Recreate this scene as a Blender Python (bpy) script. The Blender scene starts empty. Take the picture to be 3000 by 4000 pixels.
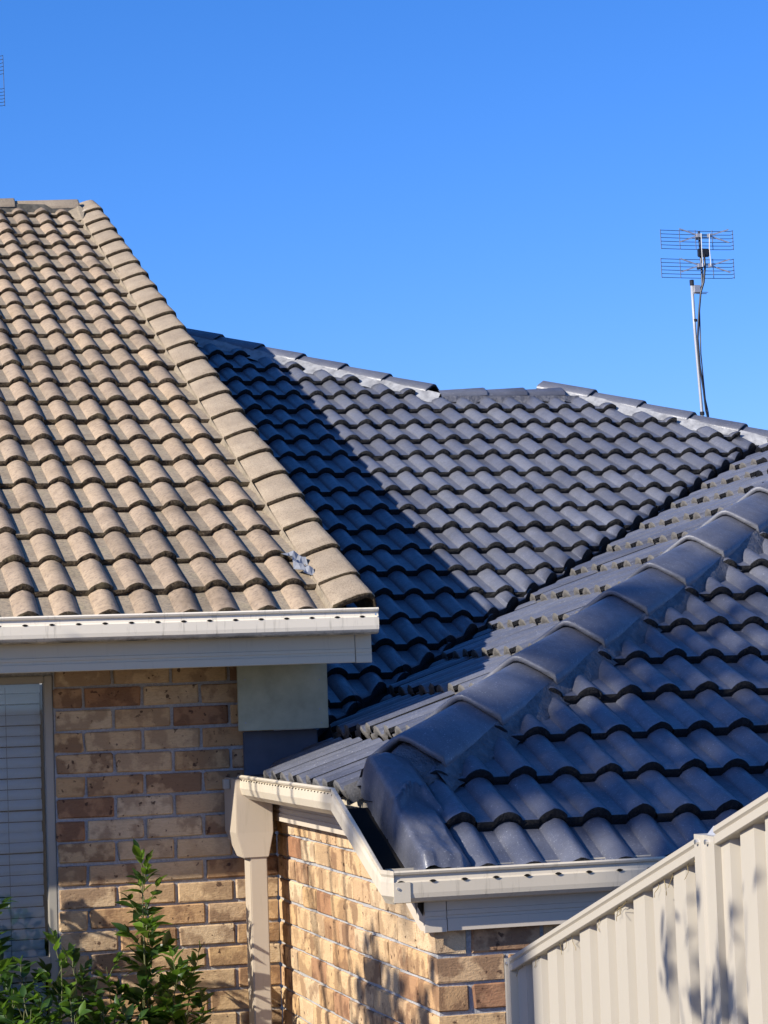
import bpy, bmesh, math, random
import numpy as np
from mathutils import Vector, Matrix, noise
random.seed(7)
SC = bpy.context.scene
COL = SC.collection
R = math.radians

# ------------------------------------------------------------------ camera
PSI, PIT, ROL = R(14.708), R(4.279), R(1.992)
def make_camera():
    fw = Vector((math.sin(PSI)*math.cos(PIT), math.cos(PSI)*math.cos(PIT), math.sin(PIT)))
    r = Vector((math.cos(PSI), -math.sin(PSI), 0)); u = r.cross(fw)
    r2 = r*math.cos(ROL) - u*math.sin(ROL); u2 = u*math.cos(ROL) + r*math.sin(ROL)
    cam = bpy.data.cameras.new('camera'); o = bpy.data.objects.new('camera', cam); COL.objects.link(o)
    cam.sensor_fit = 'VERTICAL'; cam.sensor_height = 24; cam.lens = 24*9184.8/4000
    cam.clip_start = .05; cam.clip_end = 2000
    m = Matrix.Identity(4)
    for i in range(3):
        m[i][0], m[i][1], m[i][2] = r2[i], u2[i], -fw[i]
    m.translation = Vector((-1.929, -9.217, -.002))
    o.matrix_world = m
    SC.camera = o
make_camera()

# ------------------------------------------------------------------ light
SUN = Vector((-1, -.41, .616)).normalized()
w = bpy.data.worlds.new('World'); SC.world = w; w.use_nodes = True
nt = w.node_tree; bg = nt.nodes['Background']
sky = nt.nodes.new('ShaderNodeTexSky'); sky.sky_type = 'NISHITA'; sky.sun_disc = False
sky.sun_elevation = math.asin(SUN.z); sky.sun_rotation = math.atan2(SUN.x, SUN.y) % (2*math.pi)
sky.altitude = 0; sky.air_density = 1.0; sky.dust_density = .35; sky.ozone_density = 3.5
# deeper, cleaner blue over the whole sky (the photograph's clear dry air)
sp = nt.nodes.new('ShaderNodeSeparateColor'); cb = nt.nodes.new('ShaderNodeCombineColor'); nt.links.new(sky.outputs[0], sp.inputs[0])
for i, (k, g) in enumerate(((.215, 1.42), (.57, 1.0), (1.04, 1.0))):
    pw = nt.nodes.new('ShaderNodeMath'); pw.operation = 'POWER'; pw.inputs[1].default_value = g
    mu = nt.nodes.new('ShaderNodeMath'); mu.operation = 'MULTIPLY'; mu.inputs[1].default_value = k
    nt.links.new(sp.outputs[i], pw.inputs[0]); nt.links.new(pw.outputs[0], mu.inputs[0]); nt.links.new(mu.outputs[0], cb.inputs[i])
nt.links.new(cb.outputs[0], bg.inputs[0])
bg.inputs[1].default_value = .117
sl = bpy.data.lights.new('sun', 'SUN'); sl.energy = 5.0; sl.angle = R(.53); sl.color = (1, .94, .85)
so = bpy.data.objects.new('sun', sl); COL.objects.link(so)
so.rotation_euler = SUN.to_track_quat('Z', 'Y').to_euler(); so.location = SUN*30
SC.view_settings.view_transform = 'Standard'; SC.view_settings.look = 'None'
SC.view_settings.exposure = 0.65; SC.view_settings.gamma = 1; SC.view_settings.use_curve_mapping = False
SC.cycles.max_bounces = 8

# ------------------------------------------------------------------ materials
def lin(r, g, b):
    f = lambda c: c/12.92 if c <= .04045 else ((c+.055)/1.055)**2.4
    return (f(r/255), f(g/255), f(b/255), 1)
class NT:
    def __init__(s, name, rough=.7, spec=.3):
        s.m = bpy.data.materials.new(name); s.m.use_nodes = True
        s.t = s.m.node_tree; s.b = s.t.nodes['Principled BSDF']
        s.b.inputs['Roughness'].default_value = rough
        s.b.inputs['Specular IOR Level'].default_value = spec
        s._c = None
    def n(s, typ, **kw):
        d = s.t.nodes.new(typ)
        for k, v in kw.items():
            if hasattr(d, k): setattr(d, k, v)
            else: d.inputs[k].default_value = v
        return d
    def link(s, a, b): s.t.links.new(a, b)
    def coord(s, scale=(1,1,1), rnd=False, kind='Object'):
        tc = s.n('ShaderNodeTexCoord'); mp = s.n('ShaderNodeMapping'); mp.inputs['Scale'].default_value = scale
        s.link(tc.outputs[kind], mp.inputs[0])
        if rnd:
            oi = s.n('ShaderNodeObjectInfo'); mu = s.n('ShaderNodeMath', operation='MULTIPLY'); mu.inputs[1].default_value = 37.
            s.link(oi.outputs['Random'], mu.inputs[0])
            cb = s.n('ShaderNodeCombineXYZ'); s.link(mu.outputs[0], cb.inputs[0]); s.link(mu.outputs[0], cb.inputs[1])
            s.link(cb.outputs[0], mp.inputs['Location'])
        return mp.outputs[0]
    def noise(s, vec, scale, detail=4, rough=.6):
        d = s.n('ShaderNodeTexNoise'); d.inputs['Scale'].default_value = scale; d.inputs['Detail'].default_value = detail
        d.inputs['Roughness'].default_value = rough; s.link(vec, d.inputs['Vector']); return d.outputs[0]
    def ramp(s, fac, stops, interp='LINEAR'):
        d = s.n('ShaderNodeValToRGB'); d.color_ramp.interpolation = interp
        e = d.color_ramp.elements
        while len(e) < len(stops): e.new(.5)
        for q, (p, c) in zip(e, stops):
            q.position = p; q.color = c if len(c) == 4 else (*c, 1)
        s.link(fac, d.inputs[0]); return d.outputs[0]
    def mix(s, fac, a, b, mode='MIX'):
        d = s.n('ShaderNodeMix', data_type='RGBA', blend_type=mode)
        for v, i in ((fac, 0), (a, 6), (b, 7)):
            if hasattr(v, 'is_linked'): s.link(v, d.inputs[i])
            elif i == 0: d.inputs[0].default_value = v
            else: d.inputs[i].default_value = v if len(v) == 4 else (*v, 1)
        return d.outputs[2]
    def rand(s): return s.n('ShaderNodeObjectInfo').outputs['Random']
    def stain(s, c, scale, lo=.62, dirn=(1, .35, .35)):
        g = s.n('ShaderNodeNewGeometry'); mp = s.n('ShaderNodeMapping'); mp.inputs['Scale'].default_value = dirn; s.link(g.outputs['Position'], mp.inputs[0])
        n = s.noise(mp.outputs[0], scale, 5, .62)
        return s.mix(1, c, s.ramp(n, [(.3, (lo, lo*.98, lo*.95)), (.48, (1,1,1)), (.62, (1.04,1.03,1.0)), (.78, (lo*1.2, lo*1.2, lo*1.08))]), 'MULTIPLY')
    def bump(s, h, strength=.4, dist=.005):
        d = s.n('ShaderNodeBump'); d.inputs['Strength'].default_value = strength; d.inputs['Distance'].default_value = dist
        s.link(h, d.inputs['Height'])
        if s.b.inputs['Normal'].is_linked: s.link(s.b.inputs['Normal'].links[0].from_socket, d.inputs['Normal'])
        s.link(d.outputs[0], s.b.inputs['Normal'])
    def col(s, c):
        if hasattr(c, 'is_linked'): s.link(c, s.b.inputs['Base Color'])
        else: s.b.inputs['Base Color'].default_value = c if len(c) == 4 else (*c, 1)
W1 = (1,1,1,1); K0 = (0,0,0,1)

def mat_brown():
    m = NT('weathered_brown_tile', .85, .2); v = m.coord(rnd=True); wv = m.coord(kind='Object')
    n1 = m.noise(v, 6, 5); n2 = m.noise(v, 60, 5, .7); n3 = m.noise(v, 260, 3, .7)
    c = m.ramp(n1, [(.3, (.262,.196,.134)), (.55, (.36,.274,.19)), (.75, (.29,.22,.15))])
    pan = m.n('ShaderNodeSeparateXYZ'); m.link(wv, pan.inputs[0])
    c = m.mix(m.ramp(n2, [(.46, K0), (.7, W1)]), c, (.19,.145,.105))
    c = m.mix(m.ramp(n3, [(.66, K0), (.74, (.55,.55,.55,1))]), c, (.56,.5,.42))
    c = m.mix(m.ramp(n3, [(.27, (.7,.7,.7,1)), (.36, K0)]), c, (.11,.085,.065))
    c = m.mix(.35, c, m.ramp(m.rand(), [(0, (.5,.5,.5)), (.25, (.85,.82,.8)), (.6, (1,1,1)), (1, (1.3,1.22,1.1))]), 'MULTIPLY')
    c = m.stain(c, 3.2, .66); m.col(c); m.bump(n3, .35, .004); m.bump(n2, .3, .004); return m.m
def mat_brown_pan():
    m = NT('lichen_brown_tile_pan', .9, .15); v = m.coord(rnd=True)
    n1 = m.noise(v, 9, 5); n2 = m.noise(v, 70, 5, .7); n3 = m.noise(v, 240, 3, .7)
    c = m.ramp(n1, [(.3, (.25,.195,.132)), (.55, (.335,.268,.185)), (.75, (.30,.25,.155))])
    c = m.mix(m.ramp(n2, [(.45, K0), (.7, W1)]), c, (.165,.137,.108))
    c = m.mix(m.ramp(n3, [(.62, K0), (.7, (.6,.6,.6,1))]), c, (.36,.33,.26))
    c = m.mix(m.ramp(n3, [(.3, (.7,.7,.7,1)), (.4, K0)]), c, (.05,.042,.032))
    c = m.stain(c, 3.2, .6); m.col(c); m.bump(n3, .4, .004); return m.m
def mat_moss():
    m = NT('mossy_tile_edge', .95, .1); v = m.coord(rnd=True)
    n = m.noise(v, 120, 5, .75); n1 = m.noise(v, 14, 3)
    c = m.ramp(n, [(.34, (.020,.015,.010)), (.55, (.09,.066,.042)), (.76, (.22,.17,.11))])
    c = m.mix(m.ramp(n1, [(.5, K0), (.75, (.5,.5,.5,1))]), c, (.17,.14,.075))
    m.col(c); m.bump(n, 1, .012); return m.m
def mat_dark():
    m = NT('charcoal_roof_paint', .42, .5); v = m.coord(rnd=True)
    n1 = m.noise(v, 7, 4); n3 = m.noise(v, 170, 2, .6); n2 = m.noise(v, 30, 5, .65)
    c = m.ramp(n1, [(.3, (.094,.099,.122)), (.7, (.126,.131,.158))])
    c = m.mix(m.ramp(n3, [(.63, K0), (.72, (.7,.7,.7,1))]), c, (.40,.40,.42))  # pale specks painted in as glints off the glossy coat
    c = m.mix(m.ramp(n2, [(.5, K0), (.75, (.5,.5,.5,1))]), c, (.075,.075,.088))
    c = m.mix(.6, c, m.ramp(m.rand(), [(0, (.7,.7,.72)), (.6, (1,1,1)), (1, (1.2,1.19,1.15))]), 'MULTIPLY')
    c = m.stain(c, 2.2, .78)
    m.link(m.ramp(n2, [(.3, (.30,.30,.30)), (.7, (.46,.46,.46))]), m.b.inputs['Roughness'])
    m.col(c); m.bump(n3, .3, .004); m.bump(n2, .12, .005); return m.m
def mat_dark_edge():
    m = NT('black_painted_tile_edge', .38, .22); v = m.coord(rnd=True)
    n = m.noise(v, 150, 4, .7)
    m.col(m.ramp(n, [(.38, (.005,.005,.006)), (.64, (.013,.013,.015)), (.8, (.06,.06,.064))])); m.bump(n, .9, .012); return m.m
def mat_dark_mortar():
    m = NT('painted_roof_mortar', .5, .5); v = m.coord(kind='Object')
    n = m.noise(v, 22, 5, .65); n2 = m.noise(v, 90, 3)
    m.col(m.ramp(n, [(.3, (.055,.056,.064)), (.55, (.10,.10,.11)), (.75, (.16,.16,.17))])); m.bump(n, .8, .03); m.bump(n2, .4, .008); return m.m
def mat_grey_mortar():
    m = NT('pale_grey_roof_mortar', .6, .4); v = m.coord(kind='Object')  # paler grey than the other roof mortar
    n = m.noise(v, 16, 5, .65); n2 = m.noise(v, 80, 3)
    m.col(m.ramp(n, [(.28, (.14,.14,.145)), (.5, (.27,.27,.27)), (.75, (.38,.38,.375))])); m.bump(n, .35, .02); m.bump(n2, .3, .006); return m.m
def mat_cap_brown():
    m = NT('sandy_brown_cap_tile', .9, .15); v = m.coord(rnd=True)
    n1 = m.noise(v, 7, 4); n3 = m.noise(v, 170, 4, .75)
    c = m.ramp(n1, [(.3, (.27,.212,.148)), (.7, (.37,.296,.208))])
    c = m.mix(m.ramp(n3, [(.36, (.8,.8,.8,1)), (.5, K0)]), c, (.13,.098,.066))
    c = m.mix(m.ramp(n3, [(.6, K0), (.72, (.6,.6,.6,1))]), c, (.58,.48,.34))
    c = m.mix(m.ramp(m.noise(v, 4.5, 2), [(.7, K0), (.78, (.4,.4,.4,1))]), c, (.45,.43,.38))
    m.col(c); m.bump(n3, .5, .006); return m.m
def mat_brick():
    m = NT('mottled_cream_brick', .85, .2); v = m.coord(rnd=True); vs = m.coord((2.2, 8, 8), rnd=True)
    n1 = m.noise(v, 11, 4, .55); n2 = m.noise(v, 70, 4, .7); n3 = m.noise(vs, 26, 4, .6)
    r = m.rand()
    base = m.ramp(r, [(0, (.60,.44,.26)), (.2, (.54,.345,.165)), (.38, (.61,.465,.29)), (.55, (.45,.265,.125)), (.7, (.58,.41,.23)), (.86, (.32,.155,.08)), (1, (.54,.36,.175))])
    burnt = m.ramp(n1, [(.47, K0), (.55, W1)])
    cb = m.mix(.72, base, (.13,.062,.036))
    gate = m.ramp(r, [(0, (.2,.2,.2,1)), (.14, W1), (.3, (.4,.4,.4,1)), (.5, W1), (.68, (.5,.5,.5,1)), (.8, W1), (1, (.7,.7,.7,1))])
    fac = m.mix(1, burnt, gate, 'MULTIPLY')
    c = m.mix(fac, base, cb)
    c = m.mix(m.ramp(n3, [(.35, (.3,.3,.3,1)), (.6, K0)]), c, (.30,.19,.10))
    c = m.mix(m.ramp(n2, [(.28, (.8,.8,.8,1)), (.36, K0)]), c, (.045,.022,.015))
    c = m.mix(m.ramp(m.noise(v, 38, 2, .5), [(.66, K0), (.71, (.85,.85,.85,1))]), c, (.06,.03,.02))
    c = m.mix(m.ramp(n2, [(.66, K0), (.78, (.35,.35,.35,1))]), c, (.72,.60,.44))
    m.col(c); m.bump(n2, .45, .005); m.bump(n3, .4, .005); return m.m
def mat_mortar():
    m = NT('grey_brick_mortar', .95, .1); v = m.coord(kind='Object'); n = m.noise(v, 90, 5, .7); n1 = m.noise(v, 6, 3)
    c = m.ramp(n, [(.3, (.27,.265,.255)), (.7, (.47,.46,.445))]); c = m.mix(.4, c, m.ramp(n1, [(.3, (.7,.7,.7)), (.7, (1.1,1.1,1.1))]), 'MULTIPLY')
    m.col(c); m.bump(n, .6, .006); return m.m
def mat_bed_brown():
    m = NT('beige_verge_mortar', .95, .1); v = m.coord(kind='Object'); n = m.noise(v, 80, 4, .7); n1 = m.noise(v, 7, 3)
    c = m.ramp(n, [(.3, (.19,.155,.11)), (.7, (.33,.27,.19))]); m.col(m.mix(m.ramp(n1, [(.5, K0), (.7, (.5,.5,.5,1))]), c, (.1,.09,.06)))
    m.bump(n, .7, .008); return m.m
def mat_dark_bed_brown():
    m = NT('grey_stained_ridge_mortar', .95, .1); v = m.coord(kind='Object'); n = m.noise(v, 18, 4, .7)
    m.col(m.ramp(n, [(.3, (.045,.042,.036)), (.7, (.14,.125,.10))])); m.bump(n, .6, .02); return m.m
def mat_cream(name, c0, dirt=0.0, zlow=None, rough=.45):
    m = NT(name, rough, .35); v = m.coord(kind='Object'); n = m.noise(v, 5, 4); n2 = m.noise(v, 40, 4, .7)
    c = m.mix(m.ramp(n, [(.35, (.12,.12,.12,1)), (.7, K0)]), c0, tuple(x*.8 for x in c0[:3]))
    if dirt:
        st = m.coord((9, 9, .8)); nd = m.noise(st, 6, 4, .7)
        c = m.mix(m.ramp(nd, [(.56, K0), (.8, (dirt, dirt, dirt, 1))]), c, (.2,.17,.12))
    if zlow:                                                   # mould along the lower curve of the gutter
        sp = m.n('ShaderNodeSeparateXYZ'); tc = m.n('ShaderNodeTexCoord'); m.link(tc.outputs['Object'], sp.inputs[0])
        mr = m.n('ShaderNodeMapRange'); mr.inputs[1].default_value = zlow+.022; mr.inputs[2].default_value = zlow+.004
        m.link(sp.outputs[2], mr.inputs[0])
        nm = m.noise(m.coord((1.2, 1.2, 3)), 8, 5, .75)
        f = m.mix(1, m.ramp(nm, [(.3, (.1,.1,.1,1)), (.6, W1)]), mr.outputs[0], 'MULTIPLY')
        c = m.mix(f, c, (.04,.033,.02))
    m.col(c); m.bump(n2, .04, .003); return m.m
def mat_plain(name, c, rough=.5, spec=.4, metal=0, nscale=30, nb=.1, var=.2):
    m = NT(name, rough, spec); m.b.inputs['Metallic'].default_value = metal
    v = m.coord(kind='Object'); n = m.noise(v, nscale, 4)
    m.col(m.mix(n, tuple(x*(1-var) for x in c[:3]), tuple(min(1, x*(1+var)) for x in c[:3]))); m.bump(n, nb, .004); return m.m
def mat_leaf(name, a, b, rough=.38):
    m = NT(name, rough, .45); r = m.rand(); v = m.coord(kind='Object', rnd=True); n = m.noise(v, 18, 3)
    c = m.mix(r, a, b); c = m.mix(m.ramp(n, [(.4, (.35,.35,.35,1)), (.7, K0)]), c, tuple(x*.6 for x in a))
    m.col(c)
    tr = m.n('ShaderNodeBsdfTranslucent'); m.link(m.mix(.6, c, (.22,.42,.03)), tr.inputs['Color'])
    mx = m.n('ShaderNodeMixShader'); mx.inputs[0].default_value = .32
    out = m.t.nodes['Material Output']; m.link(m.b.outputs[0], mx.inputs[1]); m.link(tr.outputs[0], mx.inputs[2]); m.link(mx.outputs[0], out.inputs[0])
    return m.m
def mat_glass():
    m = bpy.data.materials.new('window_glass'); m.use_nodes = True; t = m.node_tree; t.nodes.clear()
    o = t.nodes.new('ShaderNodeOutputMaterial'); mx = t.nodes.new('ShaderNodeMixShader'); tr = t.nodes.new('ShaderNodeBsdfTransparent'); gl = t.nodes.new('ShaderNodeBsdfGlossy')
    gl.inputs['Roughness'].default_value = .02; tr.inputs[0].default_value = (.88,.92,.93,1)
    fr = t.nodes.new('ShaderNodeFresnel'); fr.inputs[0].default_value = 1.6; mu = t.nodes.new('ShaderNodeMath'); mu.operation = 'MULTIPLY_ADD'; mu.inputs[1].default_value = 2.0; mu.inputs[2].default_value = .08
    t.links.new(fr.outputs[0], mu.inputs[0]); t.links.new(mu.outputs[0], mx.inputs[0]); t.links.new(tr.outputs[0], mx.inputs[1]); t.links.new(gl.outputs[0], mx.inputs[2]); t.links.new(mx.outputs[0], o.inputs[0])
    return m
M = dict(capend=mat_plain('sunlit_cap_rim', (.145,.147,.16), .45, .5, 0, 90, .5, .3), brown=mat_brown(), pan=mat_brown_pan(), moss=mat_moss(), dark=mat_dark(), dedge=mat_dark_edge(), dmort=mat_dark_mortar(), gmort=mat_grey_mortar(),  # capend: cap rims coloured lighter as though catching the sun
  capb=mat_cap_brown(), brick=mat_brick(), mortar=mat_mortar(), bedb=mat_bed_brown(), bedd=mat_dark_bed_brown(),
  gut_b=mat_cream('cream_gutter_mouldy', (.73,.65,.51), .7, .2), gut_d=mat_cream('cream_gutter_clean', (.56,.485,.365), .6), fascia=mat_cream('cream_fascia', (.55,.49,.36), .2),
  fasc_d=mat_cream('cream_fascia_lower', (.52,.45,.355), .15), pipe=mat_cream('cream_downpipe', (.46,.385,.29), .3), fence=mat_cream('cream_steel_fence', (.40,.36,.29), .08, None, .4),
  sheet=mat_plain('grey_green_fibre_sheet', (.40,.40,.28), .8, .2, 0, 9, .15, .45), dpanel=mat_plain('dark_painted_flashing', (.075,.085,.11), .6, .4, 0, 10, .2, .3),
  jamb=mat_cream('window_frame_beige', (.36,.33,.27), .1), blind=mat_plain('pale_blind_slat', (.72,.76,.78), .6, .3, 0, 14, .05, .1), cord=mat_plain('blind_cord', (.25,.25,.25)),
  glass=mat_glass(), black=mat_plain('black_plastic', (.012,.012,.014), .4, .5), hole=mat_plain('dark_slot', (.015,.013,.011), .9, .1), under=mat_plain('dark_roof_underlay', (.012,.012,.013), .9, .1),
  ledge=mat_plain('sandy_bare_sunlit_end', (.12,.113,.105), .8, .2, 0, 120, .8, .6), galv=mat_plain('galvanised_steel', (.36,.37,.39), .55, .4, .25, 60, .1, .15), wire=mat_plain('dark_steel_wire', (.05,.055,.07), .45, .5, .5), alu=mat_plain('dull_aluminium', (.42,.41,.42), .4, .5, .5, 30, .1, .2),  # ledge: bare sandy ends, also coloured lighter where the sun strikes
  foil=mat_plain('crumpled_lead_flashing', (.26,.265,.27), .45, .5, .3, 40, .8, .3), stem=mat_plain('green_brown_stem', (.10,.105,.04), .6, .3), bark=mat_plain('grey_bark', (.12,.1,.08), .9, .2, 0, 25, .8, .4),
  leaf=mat_leaf('glossy_green_leaf', (.016,.042,.008), (.036,.082,.013)), leafy=mat_leaf('young_lime_leaf', (.08,.16,.016), (.15,.24,.025)), leaft=mat_leaf('tree_leaf', (.03,.06,.015), (.06,.1,.025), .6),
  straw=mat_plain('dry_straw', (.26,.2,.1), .9, .1), screw=mat_plain('bright_screw', (.75,.75,.75), .25, .6, .9), soil=mat_plain('pale_dry_paving_ground', (.15,.125,.09), .95, .1, 0, 3, .6, .4), white=mat_plain('white_coax', (.62,.62,.6)))

# ------------------------------------------------------------------ objects
def tag(o, label=None, cat=None, group=None, kind=None):
    for k, v in (('label', label), ('category', cat), ('group', group), ('kind', kind)):
        if v: o[k] = v
    return o
def empty(name, loc, label, cat, group=None):
    o = bpy.data.objects.new(name, None); COL.objects.link(o); o.location = loc; o.empty_display_size = .1
    return tag(o, label, cat, group)
def obj(name, me, parent=None, mat=None, mw=None, kind=None):
    o = bpy.data.objects.new(name, me); COL.objects.link(o)
    if mat:
        for x in (mat if isinstance(mat, (list, tuple)) else [mat]):
            if len(me.materials) < (len(mat) if isinstance(mat, (list, tuple)) else 1): me.materials.append(x)
    pm = Matrix.Identity(4)
    if parent:
        o.parent = parent
        pm = WM[parent.name]
    mw = mw if mw is not None else Matrix.Identity(4)
    o.matrix_parent_inverse = Matrix.Identity(4)
    o.matrix_basis = pm.inverted() @ mw
    WM[o.name] = mw
    if kind: o['kind'] = kind
    return o
WM = {}
def root(name, loc, label, cat, group=None):
    o = empty(name, loc, label, cat, group); WM[o.name] = Matrix.Translation(loc); return o
def mesh(name, v, f, smooth=False, mi=None):
    me = bpy.data.meshes.new(name); me.from_pydata([tuple(x) for x in v], [], f); me.update()
    if smooth: me.polygons.foreach_set('use_smooth', [True]*len(f))
    if mi: me.polygons.foreach_set('material_index', mi)
    return me
class MB:
    def __init__(s): s.v = []; s.f = []
    def box(s, a, b):
        i = len(s.v); x0,y0,z0 = a; x1,y1,z1 = b
        s.v += [(x0,y0,z0),(x1,y0,z0),(x1,y1,z0),(x0,y1,z0),(x0,y0,z1),(x1,y0,z1),(x1,y1,z1),(x0,y1,z1)]
        s.f += [tuple(i+k for k in q) for q in ((0,3,2,1),(4,5,6,7),(0,1,5,4),(1,2,6,5),(2,3,7,6),(3,0,4,7))]; return s
    def tube(s, pts, r, n=8, cap=True):
        pts = [Vector(p) for p in pts]; i0 = len(s.v); k = len(pts)
        rs = r if isinstance(r, (list, tuple)) else [r]*k
        for j, p in enumerate(pts):
            d = (pts[min(j+1, k-1)] - pts[max(j-1, 0)]).normalized()
            a = d.orthogonal().normalized() if abs(d.z) > .9 else d.cross(Vector((0,0,1))).normalized()
            b = d.cross(a)
            for q in range(n):
                t = 2*math.pi*q/n; s.v.append(tuple(p + (a*math.cos(t) + b*math.sin(t))*rs[j]))
        for j in range(k-1):
            for q in range(n):
                s.f.append((i0+j*n+q, i0+j*n+(q+1)%n, i0+(j+1)*n+(q+1)%n, i0+(j+1)*n+q))
        if cap: s.f.append(tuple(i0+q for q in range(n-1,-1,-1))); s.f.append(tuple(i0+(k-1)*n+q for q in range(n)))
        return s
    def loft(s, rings, closed=True, cap=True):
        i0 = len(s.v); n = len(rings[0])
        for r in rings: s.v += [tuple(p) for p in r]
        for j in range(len(rings)-1):
            for q in range(n if closed else n-1):
                s.f.append((i0+j*n+q, i0+j*n+(q+1)%n, i0+(j+1)*n+(q+1)%n, i0+(j+1)*n+q))
        if cap and closed: s.f.append(tuple(i0+q for q in range(n-1,-1,-1))); s.f.append(tuple(i0+(len(rings)-1)*n+q for q in range(n)))
        return s
    def poly(s, pts):
        i = len(s.v); s.v += [tuple(p) for p in pts]; s.f.append(tuple(range(i, i+len(pts)))); return s
    def build(s, name, mat, parent=None, smooth=False, kind=None, bevel=0):
        me = mesh(name, s.v, s.f, smooth)
        if bevel:
            b = bmesh.new(); b.from_mesh(me); bmesh.ops.recalc_face_normals(b, faces=b.faces)
            bmesh.ops.bevel(b, geom=[e for e in b.edges if e.is_manifold and e.calc_face_angle(0) > .5], offset=bevel, segments=2, affect='EDGES', clamp_overlap=True); b.to_mesh(me); b.free()
        return obj(name, me, parent, mat, kind=kind)

# ------------------------------------------------------------------ bricks
BC = {}
def brick_mesh(L, D, H=.076):
    key = (round(L, 2), round(D, 2)); var = random.randrange(4)
    if (key, var) in BC: return BC[key, var]
    L, D = key
    b = bmesh.new(); bmesh.ops.create_cube(b, size=1)
    for q in b.verts: q.co = Vector((q.co.x*L, q.co.y*D, q.co.z*H))
    bmesh.ops.bevel(b, geom=b.edges[:], offset=.0045, segments=1, affect='EDGES')
    rr = random.Random(hash((key, var)) & 0xffff)
    for q in b.verts: q.co += Vector((rr.uniform(-1,1)*.003, rr.uniform(-1,1)*.0018, rr.uniform(-1,1)*.0028))
    me = bpy.data.meshes.new('brick'); b.to_mesh(me); b.free(); me.materials.append(M['brick'])
    BC[key, var] = me; return me
def brick(parent, c, L, D, rot=0):
    mw = Matrix.Translation(Vector(c) + Vector((0,0,random.uniform(-.0015,.0015)))) @ Matrix.Rotation(rot + random.gauss(0,.004), 4, 'Z') @ Matrix.Rotation(random.gauss(0,.004), 4, 'Y')
    return obj('brick', brick_mesh(L, D), parent, None, mw)

# ------------------------------------------------------------------ roof tiles
GS = .32
RH = [.027]
def tprof(u):                                                  # two rolls and two pans across .30 m
    q = u % .15
    if u >= .2999: q = .15
    if q < .053: return 0.
    t = (q-.053)/.097
    if len(RH) > 1: return 0 if t > .97 else RH[0]*max(0, math.sin(math.pi*t*.87))**.72   # sharp-sided roll
    return RH[0]*max(0, math.sin(math.pi*min(t, .975)))**.72
TU = []
for k in (0, .15):
    TU += [k+.0001, k+.053] + [k+.053+.097*t for t in (.045,.12,.22,.35,.5,.65,.78,.88,.955)]
TU += [.2965]
TC = {}
def tile_bm(gs, seed, kind):
    rr = random.Random(seed); b = bmesh.new(); n = len(TU); T0 = .0235 if kind == 'brown' else .030; RH[:] = [.027] if kind == 'brown' else [.031] if kind == 'dark' else [.034, 1]
    lay = b.faces.layers.int.new('m')
    rows = []
    jit = [rr.gauss(0, .0012) for _ in range(n)]
    for v in (.003, gs*.5, gs+.03):
        rows.append([b.verts.new((u, v, T0*(1-v/gs) + tprof(u) + (.0065 if u > .24 else .002))) for u in TU])
    rough = .0036 if kind == 'brown' else .0022
    fr = [b.verts.new((u, jit[i]*1.2, T0 - .002 + tprof(u) + (.0065 if u > .24 else .002) + rr.gauss(0, rough*.4))) for i, u in enumerate(TU)]
    mid = [b.verts.new((u, -.002+rr.gauss(0, rough), T0*.45 + tprof(u)*.97 + rr.gauss(0, rough*.6))) for i, u in enumerate(TU)]
    lo = [b.verts.new((u, .003+rr.gauss(0, rough), -.003 + tprof(u)*.93 + rr.gauss(0, rough*.5))) for i, u in enumerate(TU)]
    def strip(a, c, mi):
        for i in range(n-1):
            f = b.faces.new((a[i], a[i+1], c[i+1], c[i])); f[lay] = mi; f.smooth = True
            if mi == 0 and tprof((TU[i]+TU[i+1])/2) < .004: f[lay] = 2
    strip(lo, mid, 1); strip(mid, fr, 1); strip(fr, rows[0], 1)
    strip(rows[0], rows[1], 0); strip(rows[1], rows[2], 0)
    # right-hand side lap: a small vertical lip
    e = [b.verts.new((TU[-1], q.co.y, q.co.z-.018)) for q in (rows[0][-1], rows[1][-1], rows[2][-1])]
    for i in range(2):
        f = b.faces.new((e[i], e[i+1], rows[i+1][-1], rows[i][-1])); f[lay] = 3
    pan = [i for i, u in enumerate(TU) if min(abs(u-x) for x in (.0001, .053, .1501, .203)) < .001 or abs(u-.1456) < .001]
    for e_ in b.edges:
        if len(e_.link_faces) == 2 and (e_.link_faces[0][lay] != e_.link_faces[1][lay]): e_.smooth = False
    return b, lay
def tile_finish(b, lay, mats):
    me = bpy.data.meshes.new('tile')
    mi = [f[lay] for f in b.faces]; b.to_mesh(me)
    me.polygons.foreach_set('material_index', mi)
    for m in mats: me.materials.append(m)
    # crisp break between the top and the front face
    return me
class Slope:
    """one roof plane: z = z0 + t * a, a the horizontal up-slope direction"""
    def __init__(s, up, z0, t):
        s.up = Vector((up[0], up[1], 0)).normalized(); s.t = t; c = 1/math.hypot(1, t)
        s.v = Vector((s.up.x*c, s.up.y*c, t*c)); s.w = Vector((-s.up.x*t*c, -s.up.y*t*c, c)); s.u = s.v.cross(s.w)
        s.z0 = z0; s.c = c
    def z(s, x, y): return s.z0 + s.t*(s.up.x*x + s.up.y*y)
    def pt(s, x, y, h=0): return Vector((x, y, s.z(x, y))) + s.w*h
    def mat(s, o):
        m = Matrix.Identity(4)
        for i in range(3): m[i][0], m[i][1], m[i][2], m[i][3] = s.u[i], s.v[i], s.w[i], o[i]
        return m
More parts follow.
